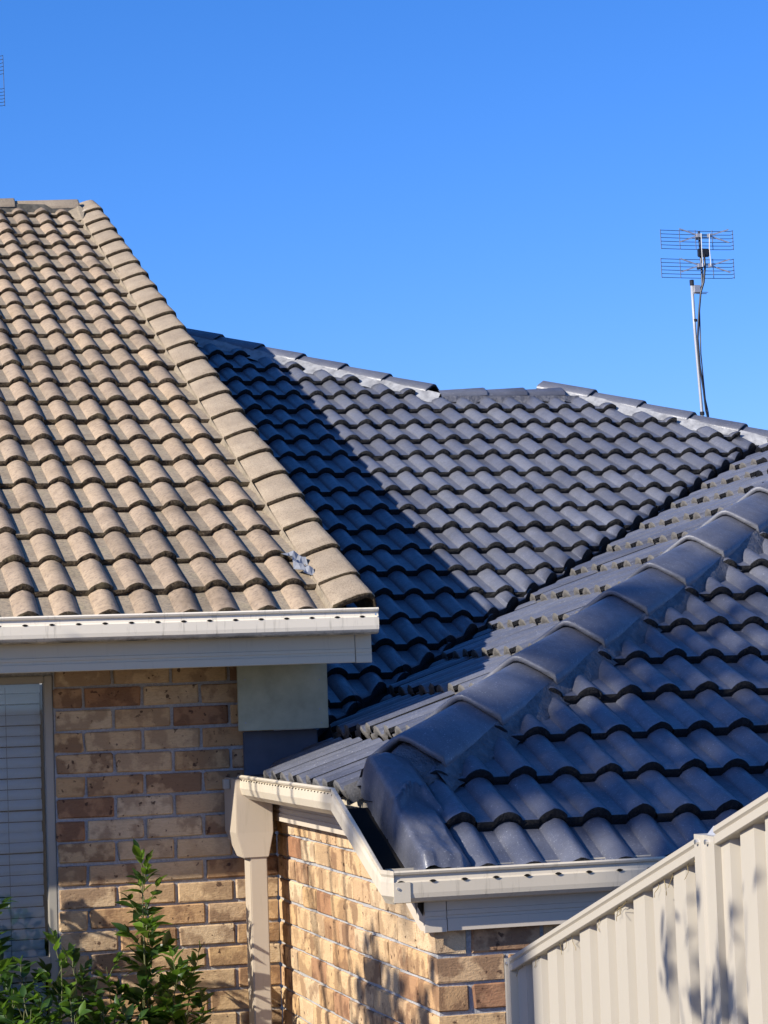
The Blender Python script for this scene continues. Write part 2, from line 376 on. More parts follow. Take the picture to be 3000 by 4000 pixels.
def lay_tiles(sl, parent, kind, gs, orgs, cuts, mats, name='tile'):
    """orgs: plan positions of front-left corners; cuts(center) -> list of (point, normal) keep side normal.d>0"""
    out = []
    protos = []
    for k in range(6):
        b, lay = tile_bm(gs, k+11, kind); protos.append(tile_finish(b, lay, mats)); b.free()
    for og_ in orgs:
        x, y = og_[:2]; o = sl.pt(x, y, og_[2] if len(og_) > 2 else 0)
        drop = og_[2] if len(og_) > 2 else 0
        mw = sl.mat(o) @ Matrix.Rotation(-drop/gs, 4, 'X') @ Matrix.Rotation(random.gauss(0, .0065), 4, 'Z') @ Matrix.Rotation(random.gauss(0, .004), 4, 'X') @ Matrix.Translation((random.gauss(0,.0016), random.gauss(0,.0042), abs(random.gauss(0,.0018))))
        corners = [mw @ Vector((u, v, .02)) for u in (0, .298) for v in (0, gs+.03)]
        ctr = sum(corners, Vector())/4
        cs = cuts(ctr); act = []; dead = False
        for p, nrm in cs:
            p = Vector((*p, 0)); nv = Vector((*nrm, 0)).normalized()
            d = [nv.dot(Vector((q.x, q.y, 0)) - p) for q in corners]
            if max(d) <= .012: dead = True; break
            if min(d) < 0: act.append((p, nv))
        if dead: continue
        if not act:
            out.append((obj(name, protos[random.randrange(6)], parent, None, mw), 1.)); continue
        b, lay = tile_bm(gs, random.randrange(999), kind); mi = mw.inverted(); m3 = mi.to_3x3()
        for p, nv in act:
            lp = mi @ Vector((p.x, p.y, ctr.z)); ln = (mw.to_3x3().transposed() @ nv).normalized()
            r = bmesh.ops.bisect_plane(b, geom=b.verts[:]+b.edges[:]+b.faces[:], plane_co=lp, plane_no=ln, clear_inner=True)
            ed = [e for e in r['geom_cut'] if isinstance(e, bmesh.types.BMEdge)]
            if ed:
                ex = bmesh.ops.extrude_edge_only(b, edges=ed)
                for q in ex['geom']:
                    if isinstance(q, bmesh.types.BMVert): q.co.z = min(q.co.z-.01, -.016)
                    elif isinstance(q, bmesh.types.BMFace): q[lay] = 1
        if len(b.faces) < 4: b.free(); continue
        area = sum(f.calc_area() for f in b.faces)
        me = tile_finish(b, lay, mats); b.free()
        out.append((obj(name, me, parent, None, mw), min(1, area/.14)))
    return out

def cap_mesh(prof, length, thick, lift, seed=0, rough=.0012):
    """a ridge or verge cap: profile (o, h) across, front end at v=0 raised by lift; material 0 outside, 1 end faces"""
    rr = random.Random(seed); n = len(prof); v = []; f = []; mi = []
    def row(y, dh, ins): 
        i = len(v)
        for (o, h) in prof: v.append((o*(1-ins), y + rr.gauss(0, rough*(.8 if y == 0 else 0)), h+dh))
        return i
    a = row(0, lift-.004, 0); b = row(.008, lift, 0); c = row(length*.5, lift*.5, .03); d = row(length, 0, .07)
    g = len(v)
    for (o, h) in prof: v.append((o*.93, .002+rr.gauss(0, rough), h+lift-thick+rr.gauss(0, rough)))
    g2 = len(v)
    for (o, h) in prof: v.append((o*.9, length, h-thick))
    for p, q, m in ((a,b,0),(b,c,0),(c,d,0),(g,a,1),(g2,g,1)):
        for i in range(n-1): f.append((p+i, p+i+1, q+i+1, q+i)); mi.append(m)
    f.append((g, a, b, c, d, g2)); f.append((g+n-1, g2+n-1, d+n-1, c+n-1, b+n-1, a+n-1)); mi += [1, 1]
    return mesh('ridge_cap', v, f, True, mi)
def frame_mat(o, along, up=Vector((0,0,1))):
    v = Vector(along).normalized(); x = v.cross(up).normalized(); z = x.cross(v)
    m = Matrix.Identity(4)
    for i in range(3): m[i][0], m[i][1], m[i][2], m[i][3] = x[i], v[i], z[i], o[i]
    return m
def ribbon(pairs_top, pairs_bot, jit=.006, sub=10, seed=1):
    """wavy mortar face between an upper polyline and a lower one, bulging a little"""
    rr = random.Random(seed); v = []; f = []; n = 0
    A, B = pairs_top, pairs_bot
    for k in range(len(A)-1):
        for s in range(sub + (k == len(A)-2)):
            t = s/sub; a = Vector(A[k]).lerp(Vector(A[k+1]), t); b = Vector(B[k]).lerp(Vector(B[k+1]), t)
            nz = noise.noise(Vector((a.x*9, a.y*9, seed*3.1)))
            m_ = a.lerp(b, .55) + (b-a).cross(Vector(A[-1])-Vector(A[0])).normalized()*(-.012*nz)
            b = b + Vector((rr.gauss(0,jit), rr.gauss(0,jit), rr.gauss(0,jit*.4))) + (b-a)*.25*noise.noise(Vector((a.x*14, a.y*14, seed*7.7)))
            v += [a, m_, b]; n += 1
    for i in range(n-1):
        for k in range(2): f.append((i*3+k, i*3+k+1, i*3+3+k+1, i*3+3+k))
    return mesh('mortar', v, f, True)
HOUSES = {}

# ================================================================== ground
g = bmesh.new()
ys = [-400, -30, -12, -9.5, -8, -6, -4.5, -3, -1, 20, 600]; xs = [-600, -40, -12, -8, -5, -3, -1, 0, .14, .5, 3, 8, 40, 600]
def gz(x, y):
    if y > -2.5: return -2.45
    return -2.45 + .8*min(1, (-2.5-y)/5.0)
gv = [[g.verts.new((x, y, gz(x, y))) for x in xs] for y in ys]
for j in range(len(ys)-1):
    for i in range(len(xs)-1): g.faces.new((gv[j][i], gv[j][i+1], gv[j+1][i+1], gv[j+1][i]))
me = bpy.data.meshes.new('ground'); g.to_mesh(me); g.free()
obj('ground', me, None, M['soil'], kind='structure')

# ================================================================== brown-tiled brick house
BH = root('brick_house', (-2, 5, -2.45), 'cream brick house on the left under the weathered brown tiled gable roof', 'house')
TB = .419
SB = Slope((0, 1), .3796 + TB*.367, TB)                        # z = .533 + .419 y
YR = 6.62                                                      # ridge line
# ---- walls: recessed mortar body, bricks stand proud of it
wb = MB(); wb.box((-.866, .012, -2.45), (-.0, .10, .10)).box((-3.6, .008, -2.45), (-2.08, .10, .10)).box((-2.08, .008, -2.45), (-.866, .10, -1.722)).box((-2.08, .02, .0925), (-.8662, .10, .1275)).box((-.866, .0125, .1005), (.17, .10, .1275)).box((-3.6, .0085, .1005), (-2.0805, .10, .1275))
WA = wb.build('wall', M['mortar'], BH)
gw = MB(); gv_ = [(.17, .012, -2.45), (.17, 13.85, -2.45), (.17, 13.85, .52), (.17, YR, SB.z(0, YR)-.06), (.17, .012, .46)]
gw.poly(gv_); gw.poly([(-3.6, 13.85, -2.45), (.17, 13.85, -2.45), (.17, 13.85, .52), (-3.6, 13.85, .52)])
gw.build('gable_wall', M['mortar'], BH)
for i in range(-2, 20):
    z = -.086*i; x = -.862 + random.uniform(-.002, .002); first = True
    while x < -.03:
        L = .106 if (first and i % 2 == 0) else .222
        if x + L > -.012: L = .006 - x
        if L > .03: brick(WA, (x+L/2, .052, z), L, .104)
        x += L + .0102; first = False
# ---- roof
rb = MB()
def quad(S, x0, x1, y0, y1, h=-.012): return [S.pt(x0, y0, h), S.pt(x1, y0, h), S.pt(x1, y1, h), S.pt(x0, y1, h)]
rb.poly(quad(SB, -3.6, .20, -.55, YR)); SBb = Slope((0, -1), SB.z(0, YR) + TB*YR, TB)
rb.poly([SBb.pt(-3.6, YR, -.012), SBb.pt(.24, YR, -.012), SBb.pt(.24, 14.4, -.012), SBb.pt(-3.6, 14.4, -.012)])
BR = rb.build('roof', M['under'], BH)
orgs = []
XI = [.1191-.1471-.1483*(7-i) for i in range(-8, 12)]
dy = .3337*SB.c
rowsB = [-.367 - .205] + [-.367 + dy*j for j in range(0, 24)]
cols = [-.028-.1483*k - .202 + .1483 for k in range(-3, 14)]
cols = [-.028 - .1483 - .202 + .2966*k for k in range(-8, 3)]
for j, y in enumerate(rowsB):
    for x in cols:
        if x > -1.9: orgs.append((x + random.gauss(0, .0012), y, -.03 if j == 0 else 0))
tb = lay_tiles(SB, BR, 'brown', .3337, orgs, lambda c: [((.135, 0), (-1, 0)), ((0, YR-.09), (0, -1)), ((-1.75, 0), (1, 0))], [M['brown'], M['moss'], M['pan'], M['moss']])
# verge caps down the right-hand edge
VP = [(-.098, -.030), (-.096, .008), (-.05, .028), (0, .046), (.032, .053), (.052, .050), (.066, .036), (.073, .008), (.076, -.06)]
cm = [cap_mesh(VP, .3337+.05, .030, .026, k, .0028) for k in range(5)]
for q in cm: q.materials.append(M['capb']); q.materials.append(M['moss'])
yv = -.60; k = 0
while yv < YR - .16:
    o = SB.pt(.214, yv, .008)
    mw = frame_mat(o, SB.v) @ Matrix.Rotation(random.gauss(0, .012), 4, 'Z') @ Matrix.Rotation(random.gauss(0, .006), 4, 'Y')
    obj('verge_cap', cm[k % 5], BR, None, mw); k += 1
    yv += (.224 if k == 1 else dy)
VT = [SB.pt(.117, y, .030) for y in (-.60, YR-.1)]; VBt = [SB.pt(.104, y, .0) for y in (-.60, YR-.1)]
obj('verge_mortar', ribbon(VT, VBt, .003, 90, 3), BR, M['bedb'])
# ridge caps along the top
RP = [(-.13, -.075), (-.105, -.035), (-.05, .0), (0, .010), (.05, .0), (.105, -.035), (.13, -.075)]
rm = [cap_mesh(RP, .47, .022, .02, k) for k in range(3)]
for q in rm: q.materials.append(M['capb']); q.materials.append(M['bedd'])
for k, xe in enumerate((.14, -.29, -.72, -1.15, -1.58)):
    mw = frame_mat((xe, YR, SB.z(0, YR)+.058), (-1, 0, 0)); obj('ridge_cap', rm[k % 3], BR, None, mw)
obj('ridge_mortar', ribbon([(x, YR-.105, SB.z(0, YR)+.028) for x in (-1.7, .12)], [(x, YR-.16, SB.z(0, YR-.16)+.012) for x in (-1.7, .12)], .008, 40, 5), BR, M['bedd'])
mb = MB(); mb.loft([[SB.pt(.05, YR-.12, .03), SB.pt(.16, YR-.2, .055), SB.pt(.13, YR-.02, .07)], [SB.pt(.09, YR-.35, .015), SB.pt(.125, YR-.38, .03), SB.pt(.12, YR-.3, .04)]])
mb.build('corner_mortar', M['bedb'], BR)
# ---- gutter, fascia, soffit
GP = [(0, 0), (0, -.092), (.062, -.0995), (.088, -.094), (.098, -.082), (.100, -.068), (.100, -.036), (.0945, -.031), (.0905, -.015), (.100, -.0115), (.1025, -.005), (.098, 0), (.0885, -.0008)]
GQ = [(0, 0), (0, -.085), (.05, -.099), (.078, -.093), (.095, -.075), (.101, -.05), (.100, -.022), (.095, -.0165), (.101, -.012), (.1035, -.0055), (.098, 0), (.0885, -.001)]
def gutter_mesh(prof, p0, p1, out, thick=.0):
    """sheet-metal channel along p0->p1; out = horizontal outward direction; profile z relative to the lip"""
    p0, p1, out = Vector(p0), Vector(p1), Vector(out); v = []; f = []; n = len(prof)
    K = max(2, int((p1-p0).length/.35)+1)
    for k in range(K):
        p = p0.lerp(p1, k/(K-1)); wob = .0012*noise.noise(Vector((k*1.7, p.x, p.y)))
        for a, b in prof: v.append(p + out*(a + wob) + Vector((0, 0, b + wob)))
    for k in range(K-1):
        for i in range(n-1): f.append((k*n+i, k*n+i+1, (k+1)*n+i+1, (k+1)*n+i))
    return mesh('gutter', v, f, False)
def end_cap(prof, p, out):
    p, out = Vector(p), Vector(out); return mesh('end_cap', [p + out*a + Vector((0, 0, b)) for a, b in prof], [tuple(range(len(prof)))])
YG = -.627; ZG = .3025
GUT = obj('gutter', gutter_mesh(GP, (-3.6, YG+.1025, ZG), (.292, YG+.1025, ZG), (0, -1, 0)), BH, M['gut_b'])
obj('end_cap', end_cap([(a*1.0, b) for a, b in GP], (.2925, YG+.1025, ZG), (0, -1, 0)), GUT, M['gut_b'])
mb = MB(); mb.tube([(.279, YG-.0005, ZG-.026), (.279, YG-.0035, ZG-.026)], .004, 8); mb.build('rivet', M['screw'], GUT)
sl_ = MB()
x = .228
while x > -1.4:
    yy = YG + .0062 - .0045; zz = ZG-.0335
    sl_.poly([(x-.012, yy, zz), (x-.003, yy, zz-.0042), (x+.004, yy, zz-.0042), (x+.012, yy, zz), (x+.003, yy, zz+.0042), (x-.004, yy, zz+.0042)]); x -= .0971
sl_.build('drain_slot', M['hole'], GUT, kind='stuff')
FP = [(-.527, .215), (-.527, .152), (-.530, .150), (-.530, .139), (-.527, .137), (-.527, .128), (-.5305, .1265), (-.5305, .1005), (-.527, .0985), (-.515, .0985), (-.515, .215)]
fb = MB(); fb.loft([[(x, y, z) for y, z in FP] for x in (-3.6, .2185)]); fb.build('fascia', M['fascia'], BH)
fb = MB(); fb.loft([[(x, y-.002, z-.0015) for y, z in FP] for x in (.2215, .2835)]); fb.build('fascia_end', M['fascia'], BH)
fb = MB(); fb.box((-3.6, -.514, .128), (.2, .006, .136)); fb.build('soffit', M['fascia'], BH)
fb = MB(); fb.box((-.158, -.112, -.151), (.205, -.10, .127)); fb.build('eave_panel', M['sheet'], BH, bevel=.002)
fb = MB(); fb.box((.196, -.098, -.151), (.205, .3, .127)); fb.build('panel_return', M['sheet'], BH)
fb = MB()
for x, z in ((.17, -.075), (.172, .04), (-.13, -.12), (-.128, .05), (.175, -.13)): fb.tube([(x, -.111, z), (x, -.1145, z)], .0035, 6)
fb.build('panel_nail', M['galv'], BH, kind='stuff')
fb = MB(); fb.box((-.124, -.028, -.33), (.178, -.012, -.155)); fb.build('dark_flashing', M['dpanel'], BH, bevel=.004)
# ---- window with blind
WN = root('window_tmp', (0, 0, 0), None, None); bpy.data.objects.remove(WN)
fr = MB(); fr.box((-.901, .012, -1.72), (-.868, .075, .092)).box((-2.075, .012, .062), (-.9015, .075, .092)).box((-2.075, .014, -1.72), (-2.042, .075, .0615)).box((-2.0415, .014, -1.72), (-.9015, .075, -1.69))
WIN = fr.build('window', M['jamb'], BH, bevel=.003)
fr = MB(); fr.box((-2.0415, .010, -1.018), (-.9015, .07, -.994)).box((-2.0415, .018, -1.036), (-.9015, .07, -1.0185)).box((-2.0415, .010, -1.062), (-.9015, .07, -1.0365)); fr.build('transom', M['jamb'], WIN)
fr = MB(); fr.box((-1.12, .0085, -1.034), (-1.06, .0098, -1.022)); fr.build('latch', M['black'], WIN)
fr = MB(); fr.poly([(-2.04, .045, -.993), (-.9018, .045, -.993), (-.9018, .045, .061), (-2.04, .045, .061)]); fr.build('pane', M['glass'], WIN)
fr = MB(); fr.poly([(-2.04, .045, -1.689), (-.9018, .045, -1.689), (-.9018, .045, -1.063), (-2.04, .045, -1.063)]); fr.build('pane', M['glass'], WIN)
def slat_mesh():
    v = []; f = []
    for x in (-2.03, -.912):
        for a, b in ((-.004, .0205), (-.0115, .012), (-.0145, 0), (-.0135, -.010), (-.008, -.0180)): v.append((x+1.47, a, b))
    for i in range(4): f.append((i, i+1, 6+i, 5+i))
    return mesh('slat', v, f, True)
sm = slat_mesh(); sm.materials.append(M['blind'])
z = .045; k = 0
while z > -1.68:
    mw = Matrix.Translation((-1.47+random.gauss(0,.0015), .098, z)) @ Matrix.Rotation(random.gauss(0, .05), 4, 'X') @ Matrix.Rotation(random.gauss(0, .0022), 4, 'Y')
    obj('slat', sm, WIN, None, mw); z -= .0415
for xc in (-1.045, -1.8):
    fr = MB(); fr.tube([(xc, .083, .05), (xc+.004, .083, -.8), (xc+.002, .083, -1.68)], .0012, 5); fr.build('blind_cord', M['cord'], WIN)
fr = MB(); fr.box((-2.04, .16, -1.70), (-.88, .17, .06)); fr.build('room_dark', M['hole'], WIN)
SCRAP = MB(); rr = random.Random(3); gridp = []
for j in range(5):
    for i in range(6):
        a, b = i/5, j/4
        x = .128 - .078*b*(1-a*.15) + .012*a*b; y = -.08 - .2*a + .02*b
        if j == 4: y += rr.uniform(-.02, .02); x += rr.uniform(-.012, .012)
        gridp.append(SB.pt(x, y, .034 + .012*math.sin(a*9+b*4) + rr.uniform(-.006, .008) + .012*b))
me = mesh('lead_scrap', gridp, [(j*6+i, j*6+i+1, j*6+i+7, j*6+i+6) for j in range(4) for i in range(5)])
tag(obj('lead_scrap', me, None, M['foil']), 'crumpled grey lead flashing scrap beside the lowest caps of the brown roof', 'flashing scrap')

# ================================================================== charcoal-roofed wing
DH = root('tiled_wing', (2, -1, -2.45), 'brick wing on the right under freshly painted charcoal hip and valley tiled roofs', 'house')
T = .4307
SM = Slope((0, 1), -.277, T); SL = Slope((1, 0), -.325, T); SF = Slope((0, 1), .445, T)
D = (.445+.325)/T                                              # hip: x - y = D
VA = (-.277+.325)/T                                            # valley: x - y = VA
YM = 4.78; H1 = 6.93; H2 = 7.83                                # ridge, left hip x+y, right hip x+y
XP = (H2+VA)/2; YP = XP - D                                    # wing ridge x, front apex y
LW = 2.2955
# ---- walls
wb = MB(); wb.box((.011, -LW+.011, -2.45), (.10, 0, -.68)).box((.011, -1.6, -.6795), (.10, 0, -.44)).box((.1005, -LW+.011, -2.45), (7.8, -LW+.10, -.66)).box((7.7, -LW+.101, -2.45), (7.8, 6, -.5))
WB = wb.build('wall', M['mortar'], DH)
for i in range(5, 20):
    z = -.086*i; odd = i % 2 == 1; y = -LW
    # side wall, from the corner back
    y += 0 if odd else .1155
    while y < -.02:
        L = .222
        if y + L > -.012: L = -.012 - y
        if L > .03 and z + .045 < SF.z(0, y) - .03: brick(WB, (.052, y+L/2, z), L, .104, R(90))
        y += L + .0102
    if i >= 9:                                                 # front wall
        x = 0 if not odd else .1155
        while x < 1.15:
            brick(WB, (x+.111, -LW+.052, z), .222, .104); x += .2322
# ---- roof planes
rb = MB(); h = -.012
P = lambda S, x, y, hh=h: S.pt(x, y, hh)
rb.poly([P(SM, .18, 0), P(SM, VA, 0), P(SM, XP, YM if False else XP-VA), P(SM, H2-YM, YM), P(SM, H1-YM, YM), P(SM, .18, H1-.18)])
rb.poly([P(SL, -.07, -.07-VA), P(SL, -.07, -.07-D+.02), P(SL, XP, YP), P(SL, XP, XP-VA)])
rb.poly([P(SF, -.06, -2.36), P(SF, 7.9, -2.36), P(SF, XP, YP), P(SF, -.06, -.06-D)])
SR = Slope((-1, 0), SL.z(XP, 0)+T*XP, T)                       # east side of the wing
rb.poly([P(SR, XP, YP), P(SR, XP+3.9, YP-3.9), P(SR, XP+3.9, 6), P(SR, XP, XP-VA)])
SE = Slope((-1, 0), SM.z(0, YM)+T*(H2-YM), T); rb.poly([P(SE, H2-YM, YM), P(SE, XP, XP-VA), P(SE, XP+3.9, 6), P(SE, XP+3.9, 9), P(SE, H2-YM, 8)])
SN = Slope((0, -1), SM.z(0, YM)+T*YM, T); rb.poly([P(SN, H1-YM, YM), P(SN, H2-YM, YM), P(SN, H2-YM, 9), P(SN, H1-YM, 9)])
SE2 = Slope((-1, 0), T*H1-.277, T); rb.poly([P(SE2, .18, H1-.18), P(SE2, H1-YM, YM), P(SE2, H1-YM, 9), P(SE2, .18, 9)])
ROOF = rb.build('roof', M['under'], DH)
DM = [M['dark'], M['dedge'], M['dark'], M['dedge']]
tiles = []
gs = .3146; dym = gs*SM.c
og = []
for j in range(-9, 17):
    y = 4.4796 - dym*j
    for k in range(-8, 8): og.append((2.1655-.026+.3004*k + random.gauss(0,.0012), y))
def cutM(c):
    cs = [((.2, 0), (1, 0)), ((0, -.04), (0, 1)), ((.03, 0), (-1, 1))]
    if c.x < H1-YM: cs.append(((H1-.2, 0), (-1, -1)))
    else: cs += [((0, YM-.115), (0, -1)), ((H2-.2, 0), (-1, -1))]
    return cs
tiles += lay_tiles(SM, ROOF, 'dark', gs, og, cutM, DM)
og = []
XL = [-.088, .28, .625, .945, 1.255, 1.56, 1.865, 2.165, 2.465, 2.765, 3.065, 3.365, 3.665, 3.965]
for x in XL:
    for k in range(-8, 17): og.append((x, .3*k + .06 + random.gauss(0,.0012)))
cutL = lambda c: [((VA+.06, 0), (1, -1)), ((D-.10, 0), (-1, 1)), ((XP-.02, 0), (-1, 0)), ((0, -1.66), (0, 1)), ((0, .02) if c.x < .3 else (0, 9), (0, -1))]
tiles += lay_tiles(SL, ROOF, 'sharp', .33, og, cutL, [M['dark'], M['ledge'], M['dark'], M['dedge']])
og = []
for y in [-2.345] + [-2.107 + .2935*j for j in range(0, 16)]:
    for k in range(-3, 20): og.append((.350 - .15 + .3*k + random.gauss(0,.0012), y, -.035 if y < -2.3 else 0))
cutF = lambda c: [((D+.12, 0), (1, -1)), ((.03, 0), (1, 0)), ((D+4.0, 0), (-1, 1)), ((XP+.2, 0), (-1, 0))]
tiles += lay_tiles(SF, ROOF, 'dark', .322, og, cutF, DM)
print('tiles dark', len(tiles), 'brown', len(tb))
# past the limit of single tiles: the slivers and the ones outside the frame become one joined part
cam = SC.camera; cmi = cam.matrix_world.inverted(); ff = 9184.8/4000
def shown(o):
    c = WM[o.name] @ Vector((.15, .15, .02)); q = cmi @ c; u = q.x/-q.z*ff; v = q.y/-q.z*ff
    inside = abs(u) < .38 and abs(v) < .5
    if inside and u > .05 and v < -.30 + (u-.05)*.55 and c.y < -1: inside = False
    return (1 if inside else .02)/(q.z*q.z)
LIM = 296
def join_rest(lst, keep, name, parent, mats):
    lst = sorted(lst, key=lambda t: -shown(t[0])*t[1]); rest = [t[0] for t in lst[keep:]]
    if not rest: return
    b = bmesh.new()
    for o in rest:
        m = o.data.copy(); m.transform(WM[o.name]); b.from_mesh(m); bpy.data.meshes.remove(m)
    me = bpy.data.meshes.new(name); b.to_mesh(me); b.free()
    for m in mats: me.materials.append(m)
    for o in rest: bpy.data.objects.remove(o)
    obj(name, me, parent, None, kind='stuff')
vt = MB(); vt.loft([[Vector((q+.07, q-.07, SM.z(0, q)-.02)), Vector((q, q, SM.z(0, q)-.045)), Vector((q-.07, q+.07, SM.z(0, q)-.02))] for q in (.02, 1.3, 2.6, 3.9)], closed=False, cap=False); vt.build('valley_tray', M['dpanel'], ROOF)
join_rest(tiles, LIM, 'tile', ROOF, DM)
join_rest(tb, LIM, 'tile', BR, [M['brown'], M['moss'], M['pan'], M['moss']])
# ---- ridge and hip caps
def caps(name, profile, starts, axis, along, zf, h, length, lift, mats, thick=.018):
    ms = [cap_mesh(profile, length, thick, lift, k, .001) for k in range(3)]
    for q in ms: [q.materials.append(m) for m in mats]
    for k, s in enumerate(starts):
        p = axis(s); mw = frame_mat((p[0], p[1], zf(*p)+h), along) @ Matrix.Rotation(random.gauss(0, .008), 4, 'Z') @ Matrix.Rotation(random.gauss(0, .008), 4, 'Y')
        obj(name, ms[k % 3], ROOF, None, mw)
HPR = [(-.152, -.115), (-.148, -.082), (-.09, -.046), (-.03, -.009), (-.008, 0), (.012, 0), (.035, -.008), (.09, -.040), (.148, -.074), (.152, -.110)]
up = Vector((1, 1, T)).normalized()
caps('hip_cap', HPR, [.07, .36, .665, .965, 1.25, 1.525, 1.821, 2.109, 2.405, 2.70, 2.995, 3.29, 3.585], lambda s: (s, s-D), up, SL.z and (lambda x, y: SL.z(x, y)), .108, .47, .030, [M['dark'], M['capend']], .022)
HP2 = [(-.092, -.058), (-.088, -.036), (-.05, -.018), (-.015, 0), (.015, 0), (.05, -.018), (.088, -.036), (.092, -.058)]
caps('hip_cap', HP2, [2.11, 1.885, 1.66, 1.435, 1.21, .985, .76, .535, .31], lambda s: (s, H1-s), Vector((-1, 1, T)), SM.z, .064, .36, .018, [M['dark'], M['dedge']])
caps('hip_cap', HP2, [3.13, 3.365, 3.60, 3.835, 4.07, 4.3], lambda s: (s, H2-s), Vector((-1, 1, T)), SM.z, .064, .37, .018, [M['dark'], M['dedge']])
caps('ridge_cap', HP2, [2.42, 2.68, 2.93], lambda s: (s, YM), Vector((-1, 0, 0)), SM.z, .054, .30, .016, [M['dark'], M['dedge']])
caps('ridge_cap', HP2, [YP + .35*k for k in range(5)], lambda s: (XP, s), Vector((0, 1, 0)), SL.z, .06, .39, .016, [M['dark'], M['dedge']])
def hipline(S, xy0, xy1, oo, ho, ob, hb, name, mat, seed, sub=60, jit=.006):
    a, b = Vector((*xy0, 0)), Vector((*xy1, 0)); d = (b-a).normalized(); nrm = Vector((d.y, -d.x, 0))
    top = []; bot = []
    for p in (a, b):
        top.append(Vector((p.x, p.y, S.z(p.x, p.y))) + nrm*oo + Vector((0, 0, ho)))
        q = p + nrm*ob; bot.append(S.pt(q.x, q.y, hb))
    obj(name, ribbon(top, bot, jit, sub, seed), ROOF, mat)
# front hip: mortar on the front side (right) and a thin line on the left
hipline(SF, (.05, .05-D), (3.9, 3.9-D), .138, .036, .20, .012, 'hip_mortar', M['dmort'], 1, 90)
hipline(SL, (.05, .05-D), (3.9, 3.9-D), -.138, .036, -.17, .012, 'hip_mortar', M['dmort'], 2, 90)
hipline(SM, (.25, H1-.25), (H1-YM+.02, YM-.02), .080, .036, .155, .006, 'hip_mortar', M['gmort'], 3, 60, .008)
hipline(SM, (H2-YM-.1, YM+.1), (4.2, H2-4.2), .080, .036, .155, .006, 'hip_mortar', M['gmort'], 4, 60, .008)
hipline(SM, (H1-YM-.02, YM), (H2-YM+.05, YM), .094, .008, .135, .02, 'ridge_mortar', M['dmort'], 5, 36, .008)
# mortar lump and rounded end tile at the foot of the front hip
def grid_surface(fn, nu, nv, name, mat):
    v = [fn(i/(nu-1), j/(nv-1)) for j in range(nv) for i in range(nu)]
    return obj(name, mesh(name, v, [(j*nu+i, j*nu+i+1, (j+1)*nu+i+1, (j+1)*nu+i) for j in range(nv-1) for i in range(nu-1)], True), ROOF, mat)
def end_tile(a, b):
    x = -.062 + .17*max(0, a-.09)/.91 + .004*a
    hump = math.sin(math.pi*min(1, max(0, a-.10)/.92)**.55)**.6 if a > .10 else 0
    prof = .036 + .034*hump - .125*max(0, (.18-a)/.18)**1.6 - .03*max(0, (a-.8)/.2)
    y0, y1 = -1.70 - .02*a, -2.372
    y = y0 + (y1-y0)*b; sx = b-.46-.07*math.sin(a*6+1); step = 1/(1+math.exp(-sx*80))
    nz = .007*noise.noise(Vector((a*5, b*8, 2)))*step + .003*noise.noise(Vector((a*14, b*30, 5))) + .006*noise.noise(Vector((a*3, b*3, 9)))
    edge = math.exp(-((sx+.02)/.03)**2)*.014*(1+noise.noise(Vector((a*18, 3, 3))))
    return SF.pt(x, y, prof + .026*(1-step) + nz + edge - .012*max(0, .05-b)/.05 - (.03*max(0, b-.94)/.06))
grid_surface(end_tile, 30, 70, 'end_tile', M['dark'])
mw = frame_mat((.07, .07-D, SL.z(.07, 0)+.108), up)
rings = []
for v_, so_, dh, flat in ((.03, .95, -.006, 0), (-.02, 1.0, -.012, 0), (-.055, 1.0, -.03, .2), (-.085, .98, -.06, .6), (-.10, .9, -.10, .9)):
    rings.append([mw @ Vector((o_*so_ + .006*noise.noise(Vector((o_*30, v_*40, 1))), v_ + .012*noise.noise(Vector((o_*22, v_*9, 4))), (h_*(1-flat)) + dh + .008*noise.noise(Vector((o_*25, v_*30, 7))))) for o_, h_ in HPR])
mb = MB(); mb.loft(rings, closed=False, cap=False); mb.build('hip_end_mortar', M['dmort'], ROOF, True)
mb = MB(); mb.poly([SF.pt(-.045, -1.70, -.03), SF.pt(-.045, -2.38, -.03), SF.pt(-.045, -2.38, -.12), SF.pt(-.045, -1.70, -.12)]); mb.build('roof_edge_board', M['hole'], ROOF)
mb = MB(); mb.box((-.02, -2.388, -.598), (.045, -2.372, -.565)); mb.build('tile_mouth', M['hole'], ROOF)
# ---- gutters
GQ = [(a*1.38, b) for a, b in GQ]
GL = obj('gutter', gutter_mesh(GQ, (-.0486, -.215, -.317), (-.0486, -1.785, -.317), (-1, 0, 0)), DH, M['gut_d'])
sl_ = MB()
for k in range(31):
    y = -.28 - k*.0485
    xx = -.1868; zz = -.337; sl_.tube([(xx+.003, y, zz), (xx-.0012, y, zz)], .0028, 6)
sl_.build('drain_slot', M['hole'], GL, kind='stuff')
P2 = Vector((-.188, -1.785, -.317)); P3 = Vector((-.186, -2.388, -.540)); P4 = Vector((-.150, -2.404, -.5455))
rk = MB(); up1 = Vector((0, 0, 1))
def strip_(pts, inn, hgt):
    rings = []
    for p, i_ in zip(pts, inn): rings.append([p + i_*.013 + Vector((0,0,-.001)), p + i_*.004, p, p + Vector((0,0,-.012)), p + i_*.004 + Vector((0,0,-.02)), p + Vector((0,0,-.035)), p + Vector((0,0,-hgt*.75)), p + i_*.02 + Vector((0,0,-hgt)), p + i_*.085 + Vector((0,0,-hgt+.004))])
    return rings
IN = Vector((1, 0, 0)); 
rk.loft(strip_([P2, P2.lerp(P3, .5), P3, P4], [IN, IN, Vector((.8,.4,0)), Vector((.3,.9,0))], .1), closed=False, cap=False)
RK = rk.build('raked_gutter', M['gut_d'], DH)
